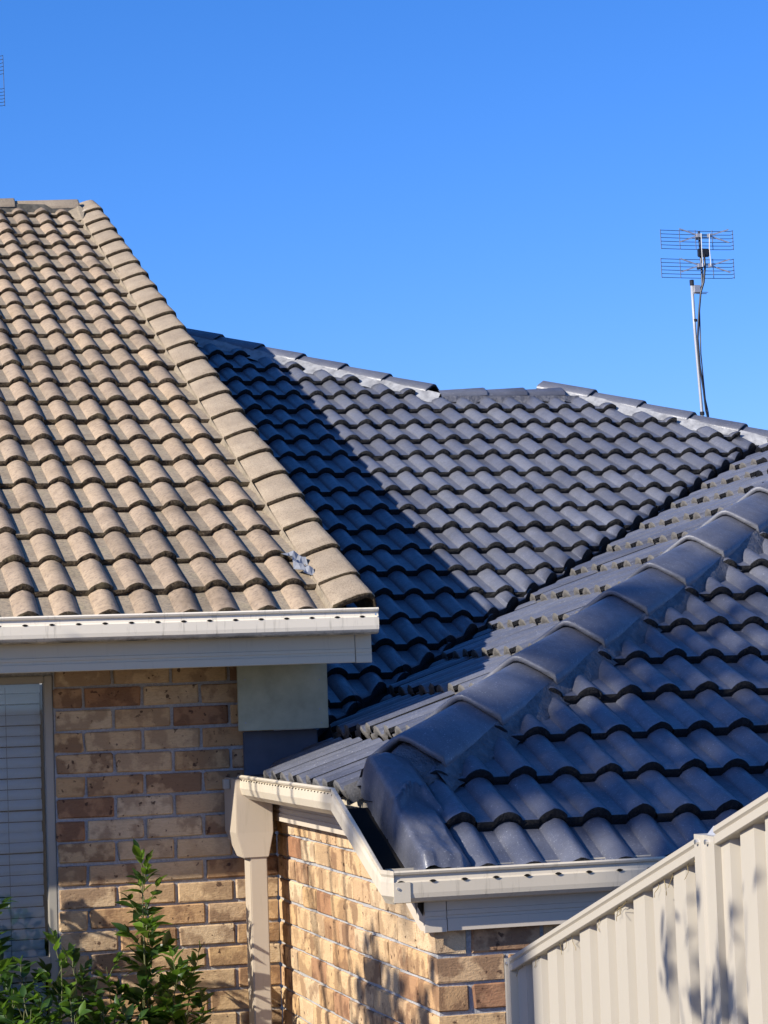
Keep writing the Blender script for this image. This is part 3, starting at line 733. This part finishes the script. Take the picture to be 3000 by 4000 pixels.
mb = MB(); mb.poly([P2 + Vector((.008, .03, -.07)), P3 + Vector((.01, .01, -.075)), P3 + Vector((.13, .01, -.075)), P2 + Vector((.13, .03, -.07))]); mb.build('gutter_floor', M['hole'], RK)
YF = -2.405; ZF = -.5455
GF = obj('gutter', gutter_mesh(GP, (-.150, YF+.1025, ZF), (7.9, YF+.1025, ZF), (0, -1, 0)), DH, M['gut_d'])
obj('end_cap', end_cap(GP, (-.1503, YF+.1025, ZF), (0, -1, 0)), GF, M['gut_d'])
mb = MB(); mb.box((-.1515, YF-.0012, ZF-.094), (-.100, YF+.0018, ZF-.034)); mb.build('corner_plate', M['gut_d'], GF)
sl_ = MB(); x = -.128
while x < 1.2:
    yy = YF + .0017-.0005; zz = ZF-.0335
    sl_.poly([(x-.012, yy-.002, zz), (x-.003, yy-.002, zz-.0042), (x+.004, yy-.002, zz-.0042), (x+.012, yy-.002, zz), (x+.003, yy-.002, zz+.0042), (x-.004, yy-.002, zz+.0042)]); x += .0985
sl_.build('drain_slot', M['hole'], GF, kind='stuff')
mb = MB(); mb.tube([(-.139, YF-.001, ZF-.052), (-.139, YF-.005, ZF-.052)], .004, 8); mb.build('rivet', M['screw'], GF)
# ---- fascias
FL = [(-.03, -.405), (-.03, -.448), (-.033, -.450), (-.033, -.462), (-.03, -.464), (-.03, -.469), (-.034, -.471), (-.034, -.501), (-.03, -.5025), (-.006, -.5025), (-.006, -.405)]
fb = MB(); fb.loft([[(x, y, z) for x, z in FL] for y in (-.02, -1.70)]); fb.build('fascia', M['fasc_d'], DH)
FF = [(-2.33, -.60), (-2.33, -.675), (-2.333, -.677), (-2.333, -.690), (-2.33, -.692), (-2.33, -.7), (-2.334, -.7015), (-2.334, -.7375), (-2.33, -.739), (-2.318, -.739), (-2.318, -.60)]
fb = MB(); fb.loft([[(x, y, z) for y, z in FF] for x in (.0315, 7.9)]); fb.build('fascia', M['fasc_d'], DH)
fb = MB(); fb.loft([[(x, y-.002, z-.0015) for y, z in FF] for x in (-.04, .0285)]); fb.build('fascia_end', M['fasc_d'], DH)
fb = MB(); bp = [(-1.60, -.42), (-1.69, -.502), (-1.72, -.505), (-2.06, -.65), (-2.10, -.668), (-2.262, -.7375), (-2.31, -.7375), (-2.31, -.68), (-2.0, -.55)]
fb.loft([[(x, y, z) for y, z in bp] for x in (-.036, -.012)]); fb.build('raked_board', M['fasc_d'], DH)
# ---- downpipe with rain head
def rect(x0, x1, y0, y1, z): return [(x0, y0, z), (x1, y0, z), (x1, y1, z), (x0, y1, z)]
dp = MB(); dp.loft([rect(-.156, -.088, -.25, -.135, z) for z in (-.62, -1.3, -2.4)], cap=True)
DPP = dp.build('downpipe', M['pipe'], DH, bevel=.004)
dp = MB(); dp.loft([rect(-.204, -.062, -.25, -.012, -.332), rect(-.206, -.060, -.251, -.012, -.54), rect(-.182, -.082, -.256, -.125, -.636)]); dp.build('rain_head', M['pipe'], DPP, bevel=.003)
dp = MB(); dp.box((-.232, -.15, -.372), (-.208, -.125, -.335)); dp.build('bracket', M['jamb'], DPP)

# ================================================================== steel fence
XF = .168
FE = root('steel_fence', (XF, -4, -2.4), 'cream corrugated steel fence with a raked top rail running up at the lower right', 'fence')
railz = lambda y: -.801 + (-2.583 - y)*.2853
def fence_sheet(y0, y1):
    v = []; f = []; y = y0; n = 0; ph = 0
    prof = [(0, .012), (.074, .010), (.082, -.012), (.132, -.012), (.14, .012)]
    ylist = []
    base = y0
    while base > y1 - .14:
        for a, b in prof[:-1]:
            yy = base - a
            if yy >= y1: ylist.append((yy, b))
        base -= .14
    for yy, b in ylist:
        for z in (-2.42, -1.6, railz(yy)-.012): v.append((XF - .006 - b, yy, z))
    for i in range(len(ylist)-1):
        for k in range(2): f.append((i*3+k, i*3+k+1, i*3+3+k+1, i*3+3+k))
    return mesh('sheet_panel', v, f)
for y0, y1 in ((-2.64, -4.115), (-4.175, -6.4)): obj('sheet_panel', fence_sheet(y0, y1), FE, M['fence'])
RPF = [(-.030, -.043), (-.033, -.041), (-.033, -.024), (-.027, -.0185), (-.033, -.013), (-.033, -.003), (-.030, 0), (.030, 0), (.033, -.003), (.033, -.041), (.030, -.043)]
for y0, y1 in ((-2.60, -4.088), (-4.196, -6.5)):
    fb = MB(); fb.loft([[(XF+a, y, railz(y)+b) for a, b in RPF] for y in (y0, y1)]); fb.build('top_rail', M['fence'], FE)
def post(yc, hw, ztop):
    prof = [(.036, -hw), (.036, hw), (-.034, hw), (-.034, hw*.32), (-.029, hw*.26), (-.029, -hw*.2), (-.034, -hw*.26), (-.034, -hw)]
    fb = MB(); fb.loft([[(XF+a, yc+b, z) for a, b in prof] for z in (-2.45, ztop)]); return fb.build('post', M['fence'], FE)
post(-2.588, .026, -.802)
p2 = post(-4.141, .060, -.364)
fb = MB()
for y, z in ((-4.105, -.381), (-4.165, -.378)): fb.tube([(XF-.034, y, z), (XF-.042, y, z)], .006, 8)
fb.build('screw', M['screw'], p2, kind='stuff')
fb = MB(); fb.loft([rect(XF-.02, XF+.034, -4.2, -4.11, -.372), rect(XF+.0, XF+.034, -4.19, -4.12, -.345)]); fb.build('post_bracket', M['galv'], p2)
fb = MB(); fb.tube([(XF-.034, -2.588, -.815), (XF-.039, -2.588, -.815)], .005, 8); fb.build('screw', M['screw'], FE)
fb = MB(); rr = random.Random(5)
for k in range(15):
    y = -2.7 - rr.random()*1.4; z = railz(y) - .04; x = XF - .022
    p = [(x, y, z)]
    for q in range(4): x -= rr.uniform(-.004, .006); y += rr.uniform(-.018, .018); z -= rr.uniform(.004, .014); p.append((x, y, z))
    fb.tube(p, .0009, 4, False)
fb.build('dry_tendril', M['straw'], FE, kind='stuff')

# ================================================================== television aerials
def aerial_grid(parent, x0, x1, z0, z1, y, bars, ups, wob=.002, gap=None):
    fb = MB(); rr = random.Random(int(x0*100)+3)
    for k in range(bars):
        z = z0 + (z1-z0)*k/(bars-1)
        fb.tube([(x0, y, z), (x0+(x1-x0)*.3, y+.004, z-.002), (x0+(x1-x0)*.7, y+.003, z-.003), (x1-.02, y, z-.002), (x1, y-.006, z+.003)], .0021, 5)
    for t in ups:
        x = x0 + (x1-x0)*t; fb.tube([(x-.002, y-.003, z0-.004), (x-.004, y-.003, z1+.004)], .0024, 5)
    return fb.build('reflector_grid', M['wire'], parent)
AX, AY = 3.97, 5.0
AE = root('television_aerial', (AX, AY, 1.36), 'double grid bow-tie television aerial on a leaning grey pole behind the right hip', 'aerial', 'television aerials on the roofs')
fb = MB(); fb.tube([(3.982, AY, 1.34), (3.969, AY, 1.72), (3.945, AY, 2.25), (3.938, AY, 2.575)], .0100, 10); PO = fb.build('pole', M['galv'], AE, True)
fb = MB(); fb.tube([(3.939, AY, 2.555), (3.938, AY, 2.59)], .0145, 10); fb.build('pole_cap', M['black'], PO)
fb = MB(); fb.tube([(3.950, AY, 2.315), (3.949, AY, 2.332)], .0145, 10); fb.build('pole_collar', M['black'], PO)
fb = MB(); fb.tube([(3.970, AY, 1.70), (3.969, AY, 1.722)], .0155, 10); fb.build('base_collar', M['black'], PO)
fb = MB(); fb.tube([(3.985, AY-.02, 2.50), (4.005, AY-.02, 2.56), (4.008, AY-.01, 2.66), (4.004, AY, 2.915)], .0085, 8); fb.build('mast', M['wire'], AE, True)
fb = MB(); fb.box((3.945, AY-.03, 2.505), (3.985, AY+.01, 2.552)).box((3.94, AY-.022, 2.495), (4.03, AY-.018, 2.5)).box((3.96, AY+.01, 2.51), (4.055, AY+.014, 2.514)); fb.build('clamp', M['alu'], AE)
aerial_grid(AE, 3.757, 4.265, 2.806, 2.928, AY+.05, 6, (0, .26, .48, .715, 1))
aerial_grid(AE, 3.752, 4.262, 2.615, 2.738, AY+.05, 6, (0, .26, .715, 1))
fb = MB(); fb.box((3.985, AY-.03, 2.742), (4.06, AY+.0, 2.795)); fb.build('balun_box', M['black'], AE, bevel=.004)
for zc in (2.878, 2.68):
    for sx, x0 in ((-1, 3.985), (1, 4.06)):
        fb = MB()
        for s, sp in ((1, .042), (-1, .045)):
            a = Vector((x0+sx*.0, AY-.04, zc)); b = Vector((x0+sx*.135, AY-.045, zc+s*sp)); dn = Vector((0, 0, .006))
            fb.loft([[a-dn*.8, a+dn*.8, a+dn*.8+Vector((0,.004,0)), a-dn*.8+Vector((0,.004,0))], [b-dn*.7, b+dn*.7, b+dn*.7+Vector((0,.004,0)), b-dn*.7+Vector((0,.004,0))]])
        fb.box((x0-.014, AY-.05, zc-.012), (x0+.014, AY-.035, zc+.012)); fb.build('bow_tie_dipole', M['alu'], AE)
    fb = MB(); fb.box((3.985, AY-.036, zc+.002), (4.06, AY-.026, zc+.009)).box((3.985, AY-.036, zc-.012), (4.06, AY-.026, zc-.006)).box((3.998, AY-.03, zc-.012), (4.014, AY+.05, zc+.008)); fb.build('dipole_bracket', M['black'], AE)
fb = MB(); fb.tube([(3.997, AY-.055, 2.89), (3.996, AY-.055, 2.79), (4.0, AY-.05, 2.67)], .0026, 6); fb.tube([(4.055, AY-.055, 2.888), (4.05, AY-.055, 2.79), (4.056, AY-.055, 2.675)], .0026, 6); fb.build('feed_wire', M['white'], AE)
fb = MB(); fb.tube([(4.02, AY-.035, 2.76), (4.022, AY-.035, 2.67), (4.008, AY-.035, 2.57), (3.985, AY-.03, 2.5), (3.966, AY-.03, 2.36), (3.950, AY-.03, 2.2), (3.956, AY-.03, 2.02), (3.975, AY-.03, 1.86), (3.985, AY-.03, 1.73), (4.0, AY-.03, 1.66), (3.99, AY-.02, 1.5)], .0065, 6)
fb.tube([(3.972, AY-.03, 2.42), (3.967, AY-.03, 2.1), (3.984, AY-.03, 1.8), (4.0, AY-.03, 1.715), (4.006, AY-.03, 1.60)], .004, 6); fb.build('cable', M['black'], AE, True)
A2 = root('television_aerial', (-.55, 8.0, 3.0), 'television aerial whose grid edge just enters at the far left above the brown roof', 'aerial', 'television aerials on the roofs')
aerial_grid(A2, -.86, -.203, 4.62, 4.756, 8.0, 6, (0, .5)); aerial_grid(A2, -.86, -.197, 4.383, 4.51, 8.0, 6, (0, .5))
fb = MB(); fb.tube([(-.197, 7.997, 4.378), (-.203, 7.997, 4.76)], .0024, 5); fb.build('grid_upright', M['wire'], A2)
fb = MB(); fb.tube([(-.53, 8.02, 3.0), (-.53, 8.02, 4.85)], .0125, 8); fb.build('pole', M['galv'], A2)

# ================================================================== shrubs
def leaf_mesh(L, wd, seed, curl=.25):
    rr = random.Random(seed); v = []; f = []; n = 6
    for i in range(n):
        t = i/(n-1); hw = wd*.5*math.sin(math.pi*min(1, t**.75*.97+.015))**.9
        if i == n-1: hw = .0008
        y = L*t; z = -curl*L*t*t + rr.gauss(0, .001)
        v += [(-hw, y, z + hw*.35), (0, y, z), (hw, y, z + hw*.35)]
    for i in range(n-1):
        for k in range(2): f.append((i*3+k, i*3+k+1, i*3+3+k+1, i*3+3+k))
    return mesh('leaf', v, f, True)
LM = {}
for nm, mt in (('leaf', 'leaf'), ('leafy', 'leafy')):
    LM[nm] = [leaf_mesh(.092, .040, k, .1+.1*k) for k in range(4)]
    for q in LM[nm]: q.materials.append(M[mt])
def leaf_mat(p, d, up, s, roll=0):
    y = Vector(d).normalized(); x = y.cross(Vector(up));
    if x.length < .05: x = y.orthogonal()
    x.normalize(); z = x.cross(y); m = Matrix.Identity(4)
    for i in range(3): m[i][0], m[i][1], m[i][2], m[i][3] = x[i], y[i], z[i], p[i]
    return m @ Matrix.Rotation(roll, 4, 'Y') @ Matrix.Scale(s, 4)
class Shrub:
    def __init__(s, name, loc, label): s.r = root(name, loc, label, 'shrub', 'shrubs under the window'); s.leaves = []; s.stem = MB(); s.rr = random.Random(name+label)
    def frond(s, p, d, L, n, ls, young=0.0):
        rr = s.rr; p = Vector(p); d = Vector(d).normalized(); q = [p.copy()]; st = L/n; side = d.cross(Vector((0,0,1)))
        if side.length < .1: side = Vector((rr.uniform(-1,1), rr.uniform(-1,1), 0))
        side.normalize()
        for i in range(n):
            d = (d + Vector((rr.gauss(0,.08), rr.gauss(0,.08), -.05 + rr.gauss(0,.05)))).normalized(); p = p + d*st; q.append(p.copy())
            for sg in ((1, -1) if i < n-1 else (1, -1, 0)):
                ld = (d*.75 + side*sg*.75 + Vector((rr.gauss(0,.2), rr.gauss(0,.2), rr.gauss(0,.2)))).normalized() if sg else d
                sc = ls*rr.uniform(.75, 1.2)*(1 - .25*(i == n-1))
                s.leaves.append((leaf_mat(p, ld, Vector((rr.gauss(0,.3), rr.gauss(0,.3), 1)), sc, rr.gauss(0,.4)), 'leafy' if rr.random() < young else 'leaf'))
        s.stem.tube(q, [.0022*(1-.6*k/len(q)) for k in range(len(q))], 5, False)
    def shoot(s, base, tip, nf, fl, ls, young_tip=.6, r0=.006):
        rr = s.rr; nf = int(nf*.72); base = Vector(base); tip = Vector(tip); d = tip-base; q = []
        for k in range(9):
            t = k/8; q.append(base + d*t + Vector((math.sin(t*5+base.x*9)*.012, math.cos(t*4+base.x*7)*.012, 0)))
        s.stem.tube(q, [r0*(1-.75*k/8) for k in range(9)], 6, False)
        for k in range(nf):
            t = .12 + .88*(k+.5)/nf; p = base + d*t; a = k*2.4 + rr.uniform(-.4, .4); el = .25 + .75*t**2
            dr = Vector((math.cos(a), math.sin(a)*.8, 0))*(1.15-el*.8) + Vector((0, 0, el))
            sz = 1 - .45*t**2
            s.frond(p, dr, fl*sz*rr.uniform(.8, 1.15), 4 if sz > .7 else 3, ls*sz*1.1, young_tip*max(0, (t-.72)/.28) + .05)
    def finish(s, limit=290):
        s.stem.build('stem', M['stem'], s.r, True, kind='stuff')
        vis = lambda it: shown_pt(it[0].translation)
        s.leaves.sort(key=lambda it: -vis(it))
        for m, k in s.leaves[:limit]: obj('leaf', s.rr.choice(LM[k]), s.r, None, m)
        b = [ [], [] ]
        V = []; F = []
        for m, k in s.leaves[limit:]:
            me = LM[k][s.rr.randrange(4)]; i = len(V); V += [m @ q.co for q in me.vertices]; F += [tuple(i+x for x in p.vertices) for p in me.polygons]
        if F: obj('leaf_mass', mesh('leaf_mass', V, F, True), s.r, M['leaf'], kind='stuff')
def shown_pt(c):
    q = cmi @ c
    if q.z > -.1: return 0
    u = q.x/-q.z*ff; v = q.y/-q.z*ff; return (1 if abs(u) < .385 and abs(v) < .51 else .01)/-q.z
S1 = Shrub('shrub', (-.56, -.4, -2.2), 'tall leafy green shoot rising in front of the lit bricks beside the downpipe')
S1.shoot((-0.552, -0.400, -2.0), (-0.588, -0.350, -0.632), 44, 0.14, 1.10, 0.8, 0.008)
S1.shoot((-0.532, -0.400, -2.0), (-0.402, -0.330, -1.032), 24, 0.13, 1.05, 0.3, 0.006)
S1.shoot((-0.593, -0.450, -2.0), (-0.733, -0.390, -1.001), 20, 0.11, 0.85, 0.7, 0.006)
S1.shoot((-0.532, -0.500, -2.0), (-0.493, -0.470, -1.032), 28, 0.15, 1.15, 0.2, 0.006)
S1.shoot((-0.483, -0.450, -2.0), (-0.383, -0.410, -1.159), 18, 0.12, 0.95, 0.4, 0.006)
S1.shoot((-0.552, -0.450, -2.0), (-0.613, -0.450, -1.075), 24, 0.14, 1.20, 0.2, 0.006)
S1.shoot((-0.532, -0.250, -2.0), (-0.552, -0.250, -0.895), 26, 0.16, 1.20, 0.1, 0.006)
S1.finish()
S2 = Shrub('shrub', (-1.2, -.8, -2.2), 'dense low green bush under the window at the lower left corner')
for q in ((-.965, -.82, -.88, .8), (-.905, -.78, -.95, .6), (-1.09, -.8, -.97, .2), (-1.20, -.76, -.68, .1), (-1.03, -.98, -1.06, .3), (-.83, -.98, -1.08, .2), (-.75, -1.0, -1.12, .2),
          (-1.14, -.9, -1.0, .1), (-1.16, -.7, -.92, .1), (-1.0, -.7, -1.0, .2), (-.95, -1.05, -1.08, .2), (-1.1, -1.05, -1.05, .1), (-.87, -.7, -1.05, .2), (-.8, -.7, -1.08, .2)):
    S2.shoot((q[0]-.03, q[1]-.03, -1.9), q[:3], 22, .13, 1.1, q[3])
for k in range(26):  # unseen shoots left of the view, added to shade the brick wall
    x = -1.95 + .55*S2.rr.random(); y = -.75 + .6*S2.rr.random(); S2.shoot((x, y, -2.0), (x+S2.rr.uniform(-.06,.06), y, S2.rr.uniform(-.55, -.42) - .616*max(0, x+1.5)*0 ), 16, .16, 1.4, .1)
S2.finish()

# ================================================================== unseen shade trees added beyond the left edge
def foliage(centers, n, spread, size, seed, elong=1.0, updir=0.0):
    rr = random.Random(seed); V = []; F = []
    for _ in range(n):
        c = Vector(rr.choice(centers)) + Vector((rr.gauss(0, spread), rr.gauss(0, spread), rr.gauss(0, spread)))
        d = Vector((rr.gauss(0,1), rr.gauss(0,1), rr.gauss(0,1)+updir)).normalized(); x = d.orthogonal().normalized()
        x = (x*math.cos(2.1*_) + d.cross(x)*math.sin(2.1*_)); s = size*rr.uniform(.6, 1.3); wv = s*.45/elong
        i = len(V); V += [c, c + d*s*.5 + x*wv, c + d*s, c + d*s*.5 - x*wv]; F.append((i, i+1, i+2, i+3))
    return mesh('crown', V, F)
def ls(yp, zp, lam): return Vector((-lam, yp - .41*lam, zp + .616*lam))  # a point on the sun ray that meets x = 0 at (yp, zp)
rr = random.Random(21)
TR = root('shade_tree', (-12.2, -7.6, -2.4), 'unseen tall leafy tree added left of the view to dapple the front roof slope', 'tree')  # unseen tree, its clumps set along sun rays to dapple the roof
cen = []
while len(cen) < 150:
    a, b = rr.uniform(-1, 1), rr.uniform(-1, 1)
    if a*a + b*b > 1: continue
    yp, zp = -2.6 + 1.6*a, 1.3 + 1.2*b
    if rr.random() < .35 and zp > 1.15: continue
    cen.append(ls(yp, zp, 12 + rr.uniform(-1.6, 1.6)))
for k in range(16): cen.append(ls(rr.uniform(-2.25, -1.55), rr.uniform(-.32, .2), 12 + rr.uniform(-1, 1)))
obj('crown', foliage(cen, 2500, .14, .16, 4), TR, M['leaft'], kind='stuff')
fb = MB(); top = ls(-2.8, .6, 12.2); fb.tube([(-12.2, -7.6, -2.5), (-12.15, -7.6, 1), (-12.3, -7.7, 4.5), tuple(top)], [.24, .2, .16, .08], 10)
for k in range(0, 60, 4): fb.tube([tuple(top - Vector((0, 0, 1.2*rr.random()))), tuple((top+cen[k])/2 + Vector((0, 0, .25))), tuple(cen[k])], [.05, .03, .008], 6)
fb.build('trunk', M['bark'], TR, True)
ST = root('shade_sapling', (-2.5, -5.6, -2.2), 'unseen young narrow-leaved tree added just left of the view to cast leaf shadows on the fence', 'tree')  # unseen, added to throw leaf shadows on the fence
cen2 = []; fb = MB()
def fl_(y, z, lam): return Vector((.14-lam, y - .41*lam, z + .616*lam))
for k in range(11):
    y = -3.72 - .70*rr.random(); z = rr.uniform(-.85, -.55) if k > 4 else rr.uniform(-.56, -.49); lam = 2.15 + rr.uniform(-.08, .08)
    tp = fl_(y, z, lam); bs = fl_(-4.1, -1.5, 2.15); q = [bs.lerp(tp, t) + Vector((0, .03*math.sin(t*4+k), 0)) for t in (0, .3, .6, 1)]
    fb.tube([tuple(p) for p in q], [.009, .006, .004, .002], 5)
    for _ in range(10): cen2.append(q[1].lerp(tp, .25+.8*rr.random()))
fb.tube([(-2.5, -5.6, -2.3), tuple(fl_(-4.1, -1.5, 2.15))], [.03, .012], 8); fb.build('trunk', M['bark'], ST)
obj('crown', foliage(cen2, 150, .014, .095, 8, 3.6, 3.0), ST, M['leaft'], kind='stuff')
# an added, unseen young tree whose few leaves and twigs dapple the side wall and its gutter
SP = root('shade_sapling', (-4.1, -3.2, -2.3), 'unseen spindly young tree added left of the view to dapple the side wall', 'tree')
rr = random.Random(9); fb = MB(); cen3 = []
base = ls(-1.2, -1.9, 4.0); fb.tube([(base.x, base.y, -2.4), tuple(base)], [.03, .015], 8)
for yp, zt in ((-.28, -.30), (-.42, -.33), (-.85, -.34), (-1.1, -.36)):
    tp = ls(yp, zt, 4.0 + rr.uniform(-.2, .2)); fb.tube([tuple(base), tuple(base.lerp(tp, .5) + Vector((0, .04*rr.uniform(-1, 1), 0))), tuple(tp)], [.007, .008, .012], 6)
for k in range(34):
    yp, zp = rr.uniform(-2.2, -1.0), rr.uniform(-1.6, -.85)
    if zp > -1.0 - .30*(yp+1.0) : continue
    cen3.append(ls(yp, zp, 4.0 + rr.uniform(-.3, .3)))
for c in cen3: fb.tube([tuple(base), tuple((base+c)/2 + Vector((0, 0, .05))), tuple(c)], [.006, .004, .002], 4)
fb.build('trunk', M['bark'], SP)
obj('crown', foliage(cen3, 520, .045, .10, 5, 1.0), SP, M['leaft'], kind='stuff')
bpy.context.view_layer.update()
